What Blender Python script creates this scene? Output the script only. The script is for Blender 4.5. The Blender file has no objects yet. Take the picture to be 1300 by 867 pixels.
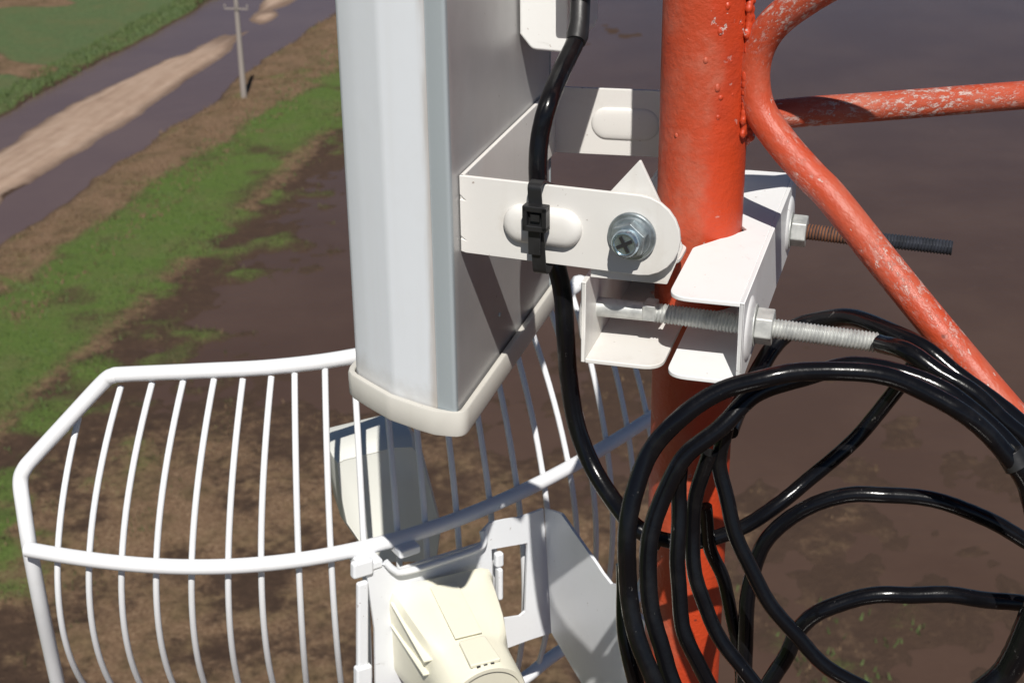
import bpy, bmesh, math, random
import numpy as np
from mathutils import Vector, Matrix

S = bpy.context.scene
COL = S.collection
random.seed(7)
V = Vector

# ------------------------------------------------------------------ camera
CAM_H = 30.0
FPX, CX, CY = 1950.0, 650.0, 433.5
TH = math.radians(24.0)
ROLL = math.radians(0.706)
R0 = V((1, 0, 0)); U0 = V((0, math.sin(TH), math.cos(TH))); FW = V((0, math.cos(TH), -math.sin(TH)))
RT = R0*math.cos(ROLL) - U0*math.sin(ROLL)
UP = U0*math.cos(ROLL) + R0*math.sin(ROLL)
CAMP = V((0, 0, CAM_H))
cd = bpy.data.cameras.new('camera'); cam = bpy.data.objects.new('camera', cd); COL.objects.link(cam)
cd.sensor_width = 36; cd.lens = 36*FPX/1300; cd.clip_start = 0.05; cd.clip_end = 20000
m3 = Matrix((RT, UP, -FW)).transposed()
cam.matrix_world = Matrix.Translation(CAMP) @ m3.to_4x4()
S.camera = cam
cd.dof.use_dof = True; cd.dof.focus_distance = 1.13; cd.dof.aperture_fstop = 20

# ------------------------------------------------------------------ light
SUN_EL, SUN_PHI = math.radians(50), math.radians(3.2)      # sun behind the camera, a little to the right
to_sun = V((math.sin(SUN_PHI)*math.cos(SUN_EL), -math.cos(SUN_PHI)*math.cos(SUN_EL), math.sin(SUN_EL)))
sd = bpy.data.lights.new('sun', 'SUN'); sun = bpy.data.objects.new('sun', sd); COL.objects.link(sun)
sd.energy = 5.0; sd.angle = math.radians(0.5); sd.color = (1.0, 0.96, 0.895)
sun.rotation_euler = to_sun.to_track_quat('Z', 'Y').to_euler()
sun.location = (0, -20, 60)
W = bpy.data.worlds.new('World'); S.world = W; W.use_nodes = True
wn = W.node_tree; bg = wn.nodes['Background']
sky = wn.nodes.new('ShaderNodeTexSky'); sky.sky_type = 'NISHITA'; sky.sun_disc = False
sky.sun_elevation = SUN_EL
sky.sun_rotation = math.pi - SUN_PHI
sky.air_density = 0.5; sky.dust_density = 0.15; sky.ozone_density = 1.6
wn.links.new(sky.outputs[0], bg.inputs[0]); bg.inputs[1].default_value = 0.05
S.view_settings.view_transform = 'Standard'; S.view_settings.look = 'None'
S.view_settings.exposure = 0.0; S.view_settings.gamma = 1.0; S.view_settings.use_curve_mapping = False
S.render.engine = 'CYCLES'

# ------------------------------------------------------------------ placing helpers (photo measurements -> world points)
def ray(px, py): return FW + RT*((px-CX)/FPX) - UP*((py-CY)/FPX)
def at(px, py, d): return CAMP + ray(px, py)*d
def at_z(px, py, z):
    r = ray(px, py); return CAMP + r*((z-CAM_H)/r.z)
def at_y(px, py, y):
    r = ray(px, py); return CAMP + r*(y/r.y)
def at_plane(px, py, p, n):
    r = ray(px, py); return CAMP + r*((p-CAMP).dot(n)/r.dot(n))

# tower-leg frame: r = away from the panel, a = along the clamp (away from the camera), z = height
PSI = math.radians(16.7)
AV = V((math.sin(PSI), math.cos(PSI), 0)); RV = V((math.cos(PSI), -math.sin(PSI), 0)); ZV = V((0, 0, 1))
LEG = at(887, 300, 1.21); LEG0 = V((LEG.x, LEG.y, 0)); LEG_R = 0.0335
def L(r, a, z): return LEG0 + RV*r + AV*a + ZV*(CAM_H+z)

# ------------------------------------------------------------------ mesh helpers
def obj(name, bm, mat, parent=None, smooth=True, bevel=0, segs=2, angle=35):
    bmesh.ops.recalc_face_normals(bm, faces=bm.faces[:])
    me = bpy.data.meshes.new(name); bm.to_mesh(me); bm.free()
    o = bpy.data.objects.new(name, me); COL.objects.link(o)
    if mat: me.materials.append(mat)
    if smooth:
        for p in me.polygons: p.use_smooth = True
    if bevel:
        mb = o.modifiers.new('bevel', 'BEVEL'); mb.width = bevel; mb.segments = segs
        mb.limit_method = 'ANGLE'; mb.angle_limit = math.radians(angle); mb.harden_normals = True
    elif smooth:
        me.set_sharp_from_angle(angle=math.radians(40))
    if parent:
        o.parent = parent; o.matrix_parent_inverse = Matrix.Translation(parent.location).inverted()
    return o

def thing(name, label, cat, loc, group=None):
    o = bpy.data.objects.new(name, None); COL.objects.link(o); o.location = loc
    o.empty_display_size = 0.05
    o['label'] = label; o['category'] = cat
    if group: o['group'] = group
    return o

def tag(o, label, cat, group=None):
    o['label'] = label; o['category'] = cat
    if group: o['group'] = group
    return o

def prism(bm, pts, vec):
    """closed solid: the 3D outline pts pushed along vec"""
    lo = [bm.verts.new(p) for p in pts]; hi = [bm.verts.new(p+vec) for p in pts]
    n = len(pts)
    bm.faces.new(lo); bm.faces.new(hi[::-1])
    for i in range(n): bm.faces.new((lo[i], lo[(i+1) % n], hi[(i+1) % n], hi[i]))

def box(bm, c, ex, ey, ez):
    """box with centre c and half-extent vectors"""
    prism(bm, [c-ex-ey-ez, c+ex-ey-ez, c+ex+ey-ez, c-ex+ey-ez], ez*2)

def cat_rom(P, n=8):
    out = []
    Q = [P[0]*2-P[1]] + list(P) + [P[-1]*2-P[-2]]
    for i in range(1, len(Q)-2):
        a, b, c, d = Q[i-1], Q[i], Q[i+1], Q[i+2]
        for k in range(n):
            t = k/n
            out.append(0.5*((b*2) + (c-a)*t + (a*2-b*5+c*4-d)*t*t + (b*3-a-c*3+d)*t**3))
    out.append(P[-1].copy())
    return out

def tube(bm, P, rad, seg=12, wob=0.0, rodco=False):
    n = len(P); rings = []; lay = bm.verts.layers.float_vector.new('rodco') if rodco else None
    T = [(P[min(i+1, n-1)]-P[max(i-1, 0)]).normalized() for i in range(n)]
    N = T[0].orthogonal().normalized()
    for i in range(n):
        N = (N - T[i]*N.dot(T[i])).normalized(); B = T[i].cross(N)
        rr = rad[i] if isinstance(rad, (list, tuple)) else rad
        rings.append([bm.verts.new(P[i] + (N*math.cos(2*math.pi*k/seg) + B*math.sin(2*math.pi*k/seg))*rr*(1+wob*math.sin(i*1.7+k*2))) for k in range(seg)])
    for i in range(n-1):
        for k in range(seg):
            bm.faces.new((rings[i][k], rings[i][(k+1) % seg], rings[i+1][(k+1) % seg], rings[i+1][k]))
    bm.faces.new(rings[0][::-1]); bm.faces.new(rings[-1])
    if rodco:
        acc = 0.0
        for i in range(n):
            if i: acc += (P[i]-P[i-1]).length
            for k in range(seg):
                rings[i][k][lay] = (acc*0.5, math.cos(2*math.pi*k/seg)*rad, math.sin(2*math.pi*k/seg)*rad)

def cyl(bm, p0, p1, r0, r1=None, seg=24, flats=0.0):
    r1 = r0 if r1 is None else r1
    T = (p1-p0).normalized(); N = T.cross(V((0.01, 0.02, 1))).normalized(); B = T.cross(N)
    ra = [[bm.verts.new(p + (N*math.cos(2*math.pi*k/seg+flats) + B*math.sin(2*math.pi*k/seg+flats))*r) for k in range(seg)] for p, r in ((p0, r0), (p1, r1))]
    for k in range(seg): bm.faces.new((ra[0][k], ra[0][(k+1) % seg], ra[1][(k+1) % seg], ra[1][k]))
    bm.faces.new(ra[0][::-1]); bm.faces.new(ra[1])

def lathe(bm, p0, axis, prof, seg=32):
    """revolve (distance, radius) pairs about an axis"""
    T = axis.normalized(); N = T.cross(V((0.01, 0.02, 1))).normalized(); B = T.cross(N)
    rings = [[bm.verts.new(p0 + T*h + (N*math.cos(2*math.pi*k/seg) + B*math.sin(2*math.pi*k/seg))*r) for k in range(seg)] for h, r in prof]
    for i in range(len(rings)-1):
        for k in range(seg): bm.faces.new((rings[i][k], rings[i][(k+1) % seg], rings[i+1][(k+1) % seg], rings[i+1][k]))
    bm.faces.new(rings[0][::-1]); bm.faces.new(rings[-1])

def threaded(bm, p0, p1, r, pitch, depth, seg=20, per=8):
    Lh = (p1-p0).length; T = (p1-p0).normalized(); N = T.orthogonal().normalized(); B = T.cross(N)
    n = int(Lh/pitch*per); rings = []
    for i in range(n+1):
        h = Lh*i/n; ring = []
        for k in range(seg):
            ph = (h/pitch + k/seg) % 1.0
            rr = r - depth*abs(2*ph-1)
            ring.append(bm.verts.new(p0+T*h+(N*math.cos(2*math.pi*k/seg)+B*math.sin(2*math.pi*k/seg))*rr))
        rings.append(ring)
    for i in range(n):
        for k in range(seg): bm.faces.new((rings[i][k], rings[i][(k+1) % seg], rings[i+1][(k+1) % seg], rings[i+1][k]))
    bm.faces.new(rings[0][::-1]); bm.faces.new(rings[-1])

def blob(bm, c, r, sx=1, sy=1, sz=1, sub=2):
    b = bmesh.ops.create_icosphere(bm, subdivisions=sub, radius=r)
    for v in b['verts']: v.co = V((v.co.x*sx, v.co.y*sy, v.co.z*sz)) + c

def loft(bm, sections, cap=True):
    rings = [[bm.verts.new(p) for p in s] for s in sections]; n = len(rings[0])
    for i in range(len(rings)-1):
        for k in range(n): bm.faces.new((rings[i][k], rings[i][(k+1) % n], rings[i+1][(k+1) % n], rings[i+1][k]))
    if cap: bm.faces.new(rings[0][::-1]); bm.faces.new(rings[-1])

def round_poly(pts, radii, n=6):
    """2D outline with rounded corners"""
    out = []; N = len(pts)
    for i, p in enumerate(pts):
        p = V(p); a = V(pts[i-1]); b = V(pts[(i+1) % N]); r = radii[i] if not isinstance(radii, (int, float)) else radii
        if r <= 0: out.append(p); continue
        u = (a-p).normalized(); w = (b-p).normalized()
        s = p+u*r; e = p+w*r
        for k in range(n+1):
            t = k/n; out.append(s*(1-t)**2 + p*2*t*(1-t) + e*t*t)
    return out

# ------------------------------------------------------------------ materials
class Mat:
    def __init__(s, name):
        s.m = bpy.data.materials.new(name); s.m.use_nodes = True; s.t = s.m.node_tree
        s.b = s.t.nodes['Principled BSDF']; s.out = s.t.nodes['Material Output']
        s.co = s.t.nodes.new('ShaderNodeTexCoord')
    def n(s, typ, **kw):
        x = s.t.nodes.new(typ)
        for k, v in kw.items(): setattr(x, k, v)
        return x
    def l(s, a, b): s.t.links.new(a, b)
    def noise(s, scale, detail=4, rough=0.55, dist=0.0, stretch=None, src='Object'):
        t = s.n('ShaderNodeTexNoise'); t.inputs['Scale'].default_value = scale; t.inputs['Detail'].default_value = detail
        t.inputs['Roughness'].default_value = rough; t.inputs['Distortion'].default_value = dist
        if stretch:
            mp = s.n('ShaderNodeMapping'); mp.inputs['Scale'].default_value = stretch
            s.l(s.co.outputs[src], mp.inputs[0]); s.l(mp.outputs[0], t.inputs[0])
        else: s.l(s.co.outputs[src], t.inputs[0])
        return t.outputs[0]
    def ramp(s, fac, stops):
        r = s.n('ShaderNodeValToRGB'); e = r.color_ramp.elements
        while len(e) < len(stops): e.new(0.5)
        for i, (p, c) in enumerate(stops):
            e[i].position = p; e[i].color = (*c, 1) if len(c) == 3 else c
        s.l(fac, r.inputs[0]); return r.outputs[0]
    def step(s, fac, a, b):
        r = s.n('ShaderNodeMapRange'); r.interpolation_type = 'SMOOTHSTEP'
        r.inputs[1].default_value = a; r.inputs[2].default_value = b; s.l(fac, r.inputs[0]); return r.outputs[0]
    def mix(s, fac, a, b):
        x = s.n('ShaderNodeMix'); x.data_type = 'RGBA'
        if isinstance(fac, (int, float)): x.inputs[0].default_value = fac
        else: s.l(fac, x.inputs[0])
        for i, c in ((6, a), (7, b)):
            if isinstance(c, tuple): x.inputs[i].default_value = (*c, 1)
            else: s.l(c, x.inputs[i])
        return x.outputs[2]
    def math(s, op, a, b=None):
        x = s.n('ShaderNodeMath', operation=op)
        for i, c in ((0, a), (1, b)):
            if c is None: continue
            if isinstance(c, (int, float)): x.inputs[i].default_value = c
            else: s.l(c, x.inputs[i])
        return x.outputs[0]
    def color(s, c):
        if isinstance(c, tuple): s.b.inputs['Base Color'].default_value = (*c, 1)
        else: s.l(c, s.b.inputs['Base Color'])
    def set(s, **kw):
        for k, v in kw.items():
            k = k.replace('_', ' ')
            if isinstance(v, (int, float)): s.b.inputs[k].default_value = v
            else: s.l(v, s.b.inputs[k])
    def bump(s, h, strength=0.3, dist=0.002):
        b = s.n('ShaderNodeBump'); b.inputs['Strength'].default_value = strength; b.inputs['Distance'].default_value = dist
        s.l(h, b.inputs['Height']); s.l(b.outputs[0], s.b.inputs['Normal'])

def painted(name, base, dirt, rough=0.45, dirt_lo=0.55, dirt_hi=0.85, amt=0.5, scale=14, specks=True):
    k = Mat(name)
    big = k.step(k.noise(scale, 6, 0.65), dirt_lo, dirt_hi)
    c = k.mix(k.math('MULTIPLY', big, amt), base, dirt)
    streak = k.step(k.noise(60, 3, 0.5, stretch=(1, 1, 0.06)), 0.55, 0.8)
    c = k.mix(k.math('MULTIPLY', streak, amt*0.35), c, dirt)
    if specks:
        sp = k.step(k.noise(170, 3, 0.6), 0.70, 0.74)
        c = k.mix(k.math('MULTIPLY', sp, 0.6), c, (dirt[0]*0.42, dirt[1]*0.30, dirt[2]*0.24))
        rub = k.math('MULTIPLY', k.step(k.noise(45, 6, 0.75, 0.6), 0.58, 0.70), k.step(k.noise(12, 3), 0.5, 0.65))
        c = k.mix(k.math('MULTIPLY', rub, 0.4), c, tuple(x*0.75 for x in dirt))
    k.color(c)
    k.set(Roughness=k.math('ADD', k.math('MULTIPLY', k.noise(40, 3), 0.2), rough-0.1))
    k.bump(k.noise(420, 2), 0.06, 0.001)
    return k.m

M_WHITE = painted('white_powder_coat', (0.73, 0.715, 0.685), (0.46, 0.40, 0.32), 0.42, amt=0.6)
M_CLAMP = painted('white_zinc_coat', (0.83, 0.83, 0.83), (0.58, 0.56, 0.52), 0.4, amt=0.3)
def radome_mat():
    k = Mat('weathered_radome'); g = k.n('ShaderNodeNewGeometry')
    sub = k.n('ShaderNodeVectorMath', operation='SUBTRACT'); k.l(g.outputs['Position'], sub.inputs[0]); sub.inputs[1].default_value = tuple(LEG0)
    dt = k.n('ShaderNodeVectorMath', operation='DOT_PRODUCT'); k.l(sub.outputs[0], dt.inputs[0]); dt.inputs[1].default_value = tuple(RV)
    sx = k.n('ShaderNodeSeparateXYZ'); k.l(g.outputs['Position'], sx.inputs[0])
    c = k.mix(k.math('MULTIPLY', k.step(k.noise(9, 6, 0.65), 0.5, 0.85), 0.3), (0.79, 0.825, 0.87), (0.66, 0.66, 0.64))
    streak = k.step(k.noise(55, 4, 0.55, stretch=(1, 1, 0.05)), 0.5, 0.8)
    c = k.mix(k.math('MULTIPLY', streak, 0.07), c, (0.50, 0.47, 0.42))
    # grime caught along the seam beside the edge strip and above the end cap
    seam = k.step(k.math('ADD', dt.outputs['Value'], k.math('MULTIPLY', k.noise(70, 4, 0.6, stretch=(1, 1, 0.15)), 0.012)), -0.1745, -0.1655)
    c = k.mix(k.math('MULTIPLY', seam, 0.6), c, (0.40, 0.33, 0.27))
    low = k.step(k.math('ADD', sx.outputs[2], k.math('MULTIPLY', k.noise(28, 5, 0.65), 0.05)), CAM_H+PZ+0.052, CAM_H+PZ+0.018)
    c = k.mix(k.math('MULTIPLY', low, 0.5), c, (0.46, 0.42, 0.36))
    sc = k.step(k.noise(130, 3, 0.6), 0.72, 0.75); c = k.mix(k.math('MULTIPLY', sc, 0.35), c, (0.9, 0.9, 0.9))
    k.color(c); k.set(Roughness=k.math('ADD', k.math('MULTIPLY', k.noise(40, 3), 0.2), 0.3)); k.bump(k.noise(14, 3), 0.08, 0.004)
    return k.m
PZ = -0.5242
M_RADOME = radome_mat()
M_STRIP = painted('grey_edge_strip', (0.34, 0.38, 0.40), (0.26, 0.27, 0.27), 0.5, amt=0.4, scale=20, specks=False)
M_CAP = painted('ivory_cap_plastic', (0.60, 0.58, 0.53), (0.42, 0.38, 0.32), 0.5, amt=0.4)
M_CREAM = painted('cream_plastic', (0.78, 0.755, 0.62), (0.62, 0.57, 0.43), 0.42, amt=0.25, specks=False)
M_FEED = painted('pale_feed_plastic', (0.78, 0.785, 0.73), (0.62, 0.60, 0.52), 0.42, amt=0.25, specks=False)
M_GRID = painted('white_coated_wire', (0.80, 0.81, 0.83), (0.55, 0.54, 0.50), 0.36, amt=0.25, specks=False)
M_PLATE = painted('white_bracket_paint', (0.80, 0.82, 0.85), (0.56, 0.56, 0.55), 0.4, amt=0.25)
M_RADIO = painted('white_box_plastic', (0.80, 0.80, 0.78), (0.6, 0.58, 0.53), 0.45, amt=0.2)

def aluminium():
    k = Mat('dull_aluminium_sheet')
    c = k.mix(k.step(k.noise(8, 5, 0.6), 0.35, 0.75), (0.47, 0.465, 0.465), (0.39, 0.385, 0.385))
    sp = k.step(k.noise(90, 2), 0.73, 0.77); c = k.mix(sp, c, (0.2, 0.17, 0.15))
    k.color(c); k.set(Metallic=0.35, Roughness=k.math('ADD', k.math('MULTIPLY', k.noise(25, 4, 0.6, stretch=(1, 1, 0.2)), 0.25), 0.3))
    k.bump(k.noise(300, 2), 0.05, 0.001); return k.m
M_ALU = aluminium()

def galv(name, c0, c1, metal=0.8, rough=0.4):
    k = Mat(name); k.color(k.mix(k.step(k.noise(120, 4, 0.6), 0.35, 0.7), c0, c1))
    k.set(Metallic=metal, Roughness=k.math('ADD', k.math('MULTIPLY', k.noise(80, 3), 0.3), rough-0.1))
    k.bump(k.noise(500, 2), 0.1, 0.0006); return k.m
M_GALV = galv('galvanised_steel', (0.58, 0.59, 0.57), (0.42, 0.43, 0.42), 0.45, 0.45)
M_BOLT = galv('zinc_bolt_steel', (0.40, 0.45, 0.47), (0.25, 0.28, 0.30), 0.75, 0.33)
M_SCREW = galv('bright_screw_steel', (0.50, 0.62, 0.70), (0.34, 0.42, 0.48), 0.9, 0.22)
M_RUST = galv('rusty_thread_steel', (0.24, 0.10, 0.05), (0.12, 0.06, 0.04), 0.2, 0.7)
M_DARKROD = galv('dark_thread_steel', (0.045, 0.05, 0.065), (0.025, 0.028, 0.035), 0.3, 0.5)
M_HOLE = Mat('dark_recess').m; M_HOLE.node_tree.nodes['Principled BSDF'].inputs['Base Color'].default_value = (0.02, 0.02, 0.022, 1)

def cable_mat():
    k = Mat('black_cable_jacket')
    d = k.step(k.noise(30, 5, 0.65), 0.5, 0.85)
    c = k.mix(d, (0.004, 0.004, 0.005), (0.012, 0.0115, 0.012))
    sc = k.step(k.noise(140, 4, 0.75, stretch=(1, 1, 0.4)), 0.66, 0.74)
    c = k.mix(k.math('MULTIPLY', sc, 0.5), c, (0.20, 0.19, 0.18))
    k.color(c); k.set(Roughness=k.math('ADD', k.math('MULTIPLY', k.noise(60, 4, 0.6), 0.2), 0.10), Specular_IOR_Level=0.36)
    k.bump(k.noise(150, 4, 0.6), 0.10, 0.002); return k.m
M_CABLE = cable_mat()
def plain(name, c, rough):
    k = Mat(name); k.color(k.mix(k.step(k.noise(50, 4), 0.4, 0.8), c, tuple(x*1.6+0.004 for x in c))); k.set(Roughness=rough); k.bump(k.noise(300, 2), 0.1, 0.001); return k.m
M_TIE = plain('black_nylon', (0.012, 0.012, 0.013), 0.42)
M_TAPE = plain('dark_grey_tape', (0.035, 0.036, 0.04), 0.55)

def orange(name, rod):
    k = Mat(name)
    if rod:
        x_ = k.n('ShaderNodeAttribute'); x_.attribute_name = 'rodco'; k.co = x_; src = 'Vector'
    else: src = 'Object'
    N = lambda *a, **kw: k.noise(*a, src=src, **kw)
    c = k.mix(k.step(N(18, 5, 0.6), 0.3, 0.75), (0.47, 0.056, 0.017), (0.42, 0.068, 0.029))
    chalk = k.step(N(26, 6, 0.7), 0.42, 0.75)
    old = k.mix(k.math('MULTIPLY', chalk, 0.6), c, (0.47, 0.165, 0.11))
    if rod: c = old
    else:
        g = k.n('ShaderNodeNewGeometry'); sub = k.n('ShaderNodeVectorMath', operation='SUBTRACT'); k.l(g.outputs['Position'], sub.inputs[0]); sub.inputs[1].default_value = tuple(LEG0)
        dt = k.n('ShaderNodeVectorMath', operation='DOT_PRODUCT'); k.l(sub.outputs[0], dt.inputs[0]); dt.inputs[1].default_value = tuple((RV*0.93-AV*0.37))
        run = k.step(k.math('ADD', dt.outputs['Value'], k.math('MULTIPLY', k.math('SUBTRACT', N(11, 5, 0.6), 0.5), 0.05)), 0.015, 0.024)
        c = k.mix(run, old, k.mix(k.step(N(30, 4), 0.4, 0.8), (0.50, 0.050, 0.012), (0.40, 0.042, 0.014)))
    if rod:
        big = k.step(N(16, 4, 0.6), 0.44, 0.60)
        scr = k.math('ADD', k.step(N(240, 6, 0.82, 0.3), 0.51, 0.58), 0)
        chips = k.math('MULTIPLY', scr, big)
        small = k.math('MULTIPLY', k.step(N(190, 3, 0.6), 0.68, 0.71), 0.8)
    else:
        big = k.step(N(9, 2, 0.5), 0.50, 0.62); chips = k.math('MULTIPLY', k.step(N(120, 3, 0.6), 0.66, 0.69), big)
        small = 0.0
    chips = k.math('MAXIMUM', chips, small)
    c = k.mix(k.math('MULTIPLY', chips, 0.85), c, (0.56, 0.46, 0.42))
    dk = k.step(N(120, 2), 0.74, 0.78); c = k.mix(k.math('MULTIPLY', dk, 0.7), c, (0.12, 0.03, 0.02))
    k.color(c); k.set(Roughness=k.math('ADD', k.math('MULTIPLY', N(40, 4), 0.3), 0.33))
    h = k.math('ADD', N(110, 4, 0.65), k.math('MULTIPLY', N(350, 3, 0.6), 0.45))
    h = k.math('SUBTRACT', h, k.math('MULTIPLY', chips, 0.4))
    k.bump(h, 0.5, 0.002); return k.m
M_ORANGE = orange('orange_tower_paint', False)
M_WORN = orange('worn_orange_paint', True)

# ------------------------------------------------------------------ terrain
RD = V((0.2004, 0.9797, 0)); RN = V((0.9797, -0.2004, 0))     # along / across the dirt road
RO = V((-25.5451, 96.7582, 0))
_rng = np.random.RandomState(3)
_lat = _rng.rand(256, 256)
def vnoise(x, y):
    xi = np.floor(x).astype(int); yi = np.floor(y).astype(int); fx = x-xi; fy = y-yi
    fx = fx*fx*(3-2*fx); fy = fy*fy*(3-2*fy)
    g = lambda i, j: _lat[i % 256, j % 256]
    return (g(xi, yi)*(1-fx)+g(xi+1, yi)*fx)*(1-fy) + (g(xi, yi+1)*(1-fx)+g(xi+1, yi+1)*fx)*fy
def fbm(x, y, sc, oc=4, off=0):
    v = 0; a = 0.5; tot = 0
    for i in range(oc):
        v = v + a*vnoise(x/sc+off+i*17.3, y/sc+off*1.7+i*9.1); tot += a; a *= 0.55; sc = sc/2.03
    return v/tot*2-1
def sm(x, a, b):
    t = np.clip((x-a)/(b-a), 0, 1); return t*t*(3-2*t)

def axis(lo, hi, st, far):
    core = np.arange(lo, hi+1e-6, st); o = []; d = st*2; x = hi
    while x < far: x += d; o.append(x); d *= 1.5
    neg = []; d = st*2; x = lo
    while x > -far: x -= d; neg.append(x); d *= 1.5
    return np.array(neg[::-1]+list(core)+o)
def land(s, t):
    n6 = fbm(s, t, 9, 4, 5); n2 = fbm(s, t, 2.6, 4, 11); n20 = fbm(s, t, 26, 3, 21); nr = fbm(s, t*0.35, 3.2, 4, 31)
    w = s + n6*0.8 + n2*0.35
    # verge widens with distance, banks narrow towards the camera
    wide = sm(t, -5, 25)*3.2
    d_ = w+6.5; cr = -6.5 + d_*(1 + sm(t, 14, 42)*np.where(d_ < 0, 0.8*(1-sm(-d_, 2.6, 6.0)), 0.25*(1-sm(d_, 2.0, 4.0))))
    ww = np.where((s > -13) & (s < -2.5), cr, w)
    z = np.interp(ww, [-400, -60, -15, -13.7, -13.2, -11, -9.7, -9.0, -7.6, -5.2, -3.95, -3.35, -1.9, -0.4, 0.15, 1.5, 6, 9.5, 12.6, 15.6, 20, 400],
                  [0.8, 0.6, 0.5, 0.16, -0.12, -0.4, -0.12, 0.04, 0.30, 0.30, 0.05, -0.10, -0.4, -0.14, 0.08, 0.42, 0.52, 0.36, 0.11, -0.015, -0.10, -0.3])
    crown = np.exp(-((s+6.4)/2.6)**2)
    z = z - crown*0.42*sm(t, 22, 45) + crown*0.55*sm(fbm(s, t, 9, 3, 77)+0.35*sm(t, 50, 58), 0.1, 0.5)*sm(t, 46, 56)
    z = z + n2*0.05*(np.abs(s+6.4) > 3) + n6*0.05
    mud = sm(s, 12, 16)
    z = z + mud*(0.13*n6 + 0.09*n2 + 0.05*n20) + mud*(0.20*sm(t, -30, -44)*sm(s, 34, 22) + 0.13*sm(t, -30, -46)*sm(s, 70, 40)) - mud*0.05*sm(t, -30, 0)
    z = z + sm(s, 10.5, 13)*sm(s, 22, 14)*0.09*sm(n2, 0.0, 0.5)
    n1 = fbm(s, t, 0.9, 3, 51)
    z = z + mud*0.085*n1 + sm(s, 9.5, 12)*sm(s, 24, 17)*0.10*n1 + mud*0.10*sm(t, -26, -42)*sm(s, 44, 26)
    flat = sm(s, 26, 40)*sm(t, 8, -30)
    z = z + flat*(0.055 + 0.10*fbm(s, t, 1.7, 4, 63) + 0.10*n6) - flat*0.05*sm(t, -20, 10)
    z = z + 0.45*np.exp(-((s+8.2)/2.2)**2-((t-53)/7)**2) + 0.30*np.exp(-((s+5.8)/1.0)**2-((t-44)/2)**2)
    return z, n6, n2, n20, nr
def build_ground():
    sa = axis(-62, 78, 0.30, 6000); ta = axis(-74, 112, 0.40, 6000)
    s, t = np.meshgrid(sa, ta, indexing='ij'); z, n6, n2, n20, nr = land(s, t)
    far = np.maximum(np.abs(s), np.abs(t)) > 200
    z = np.where(far, np.where(s > 0, -0.25, 0.5), z)
    x = RO.x + RN.x*s + RD.x*t; y = RO.y + RN.y*s + RD.y*t
    ns, nt = s.shape
    co = np.stack([x, y, z], -1).reshape(-1, 3)
    i = np.arange(ns*nt).reshape(ns, nt)
    q = np.stack([i[:-1, :-1], i[1:, :-1], i[1:, 1:], i[:-1, 1:]], -1).reshape(-1, 4)
    me = bpy.data.meshes.new('ground'); me.vertices.add(len(co)); me.vertices.foreach_set('co', co.ravel())
    me.loops.add(q.size); me.loops.foreach_set('vertex_index', q.ravel().astype(np.int32))
    me.polygons.add(len(q)); me.polygons.foreach_set('loop_start', (np.arange(len(q))*4).astype(np.int32)); me.polygons.foreach_set('loop_total', np.full(len(q), 4, np.int32))
    me.update(); me.validate()
    # what grows or lies where (cover masks)
    edge = s + n6*1.3 + n2*0.7
    widen = sm(t, -6, 22)*3.6
    field = sm(-edge, 13.4, 14.2)
    bare = field*sm(fbm(s, t, 14, 3, 41)+0.25*np.exp(-((s+24)/7)**2 - ((t-16)/9)**2)*2.6, 0.42, 0.62)
    dirt = sm(edge, -10.2, -9.2)*sm(-edge, 3.0, 4.2)
    verge = sm(edge, -0.6, 0.6)*sm(-edge, -(12.6), -(10.6))
    g_in = sm(edge-widen*0.75, 3.4, 5.2)*sm(-edge, -12.0, -9.6)
    g_near = sm(n2*0.5+n6*0.9, -0.75, 0.15)
    grass = np.clip(field*(1-bare) + g_in*np.maximum(g_near, 0.15) + verge*0.45*sm(n2, 0.15, 0.6), 0, 1)
    # thin growth on the shallow muddy margin and near the tower foot
    marg = sm(edge, 10.0, 12.0)*sm(-edge, -22, -13.5)*sm(n2+n6*0.5, -0.15, 0.45)*0.7
    near = sm(-t, 30, 48)*sm(s, 12, 14)*sm(-s, -20.5, -15.5)*sm(n2+n6, -0.3, 0.4)*0.8
    sprig = np.exp(-((s-46)/3.5)**2-((t+46)/2.5)**2)*sm(n2, 0.1, 0.5)*0.7
    grass = np.clip(grass + marg + near + sprig, 0, 1)
    fl = sm(s, 24, 40)*sm(t, 12, -28)*sm(fbm(s, t, 1.3, 4, 91), -0.1, 0.5)*0.40
    straw = np.clip(fl + verge*(1-g_in) + sm(-t, 26, 46)*sm(s, 12, 17)*sm(-s, -50, -26)*sm(n2*0.8+n6*0.5, -0.6, 0.3)*1.0 + 0.6*verge*sm(nr, 0.2, 0.6), 0, 1)
    for nm, a in (('grass', grass), ('dirt', dirt), ('straw', straw), ('bare', bare), ('field', field)):
        at_ = me.attributes.new(nm, 'FLOAT', 'POINT'); at_.data.foreach_set('value', a.ravel().astype(np.float32))
    for p in me.polygons: p.use_smooth = True
    o = bpy.data.objects.new('ground', me); COL.objects.link(o); o['kind'] = 'structure'
    k = Mat('ground_cover'); A = {}
    for nm in ('grass', 'dirt', 'straw', 'bare', 'field'):
        x_ = k.n('ShaderNodeAttribute'); x_.attribute_name = nm; A[nm] = x_.outputs['Fac']
    f1 = k.noise(2.2, 8, 0.7); f2 = k.noise(0.5, 6, 0.65); f3 = k.noise(7, 5, 0.7)
    mudc = k.ramp(f1, [(0.3, (0.048, 0.030, 0.021)), (0.55, (0.078, 0.048, 0.032)), (0.75, (0.13, 0.080, 0.052))])
    strawc = k.ramp(f3, [(0.3, (0.085, 0.050, 0.030)), (0.5, (0.20, 0.125, 0.075)), (0.7, (0.34, 0.24, 0.155))])
    strawc = k.mix(k.step(f2, 0.42, 0.62), strawc, k.ramp(f1, [(0.35, (0.075, 0.052, 0.028)), (0.65, (0.22, 0.15, 0.085))]))
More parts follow.
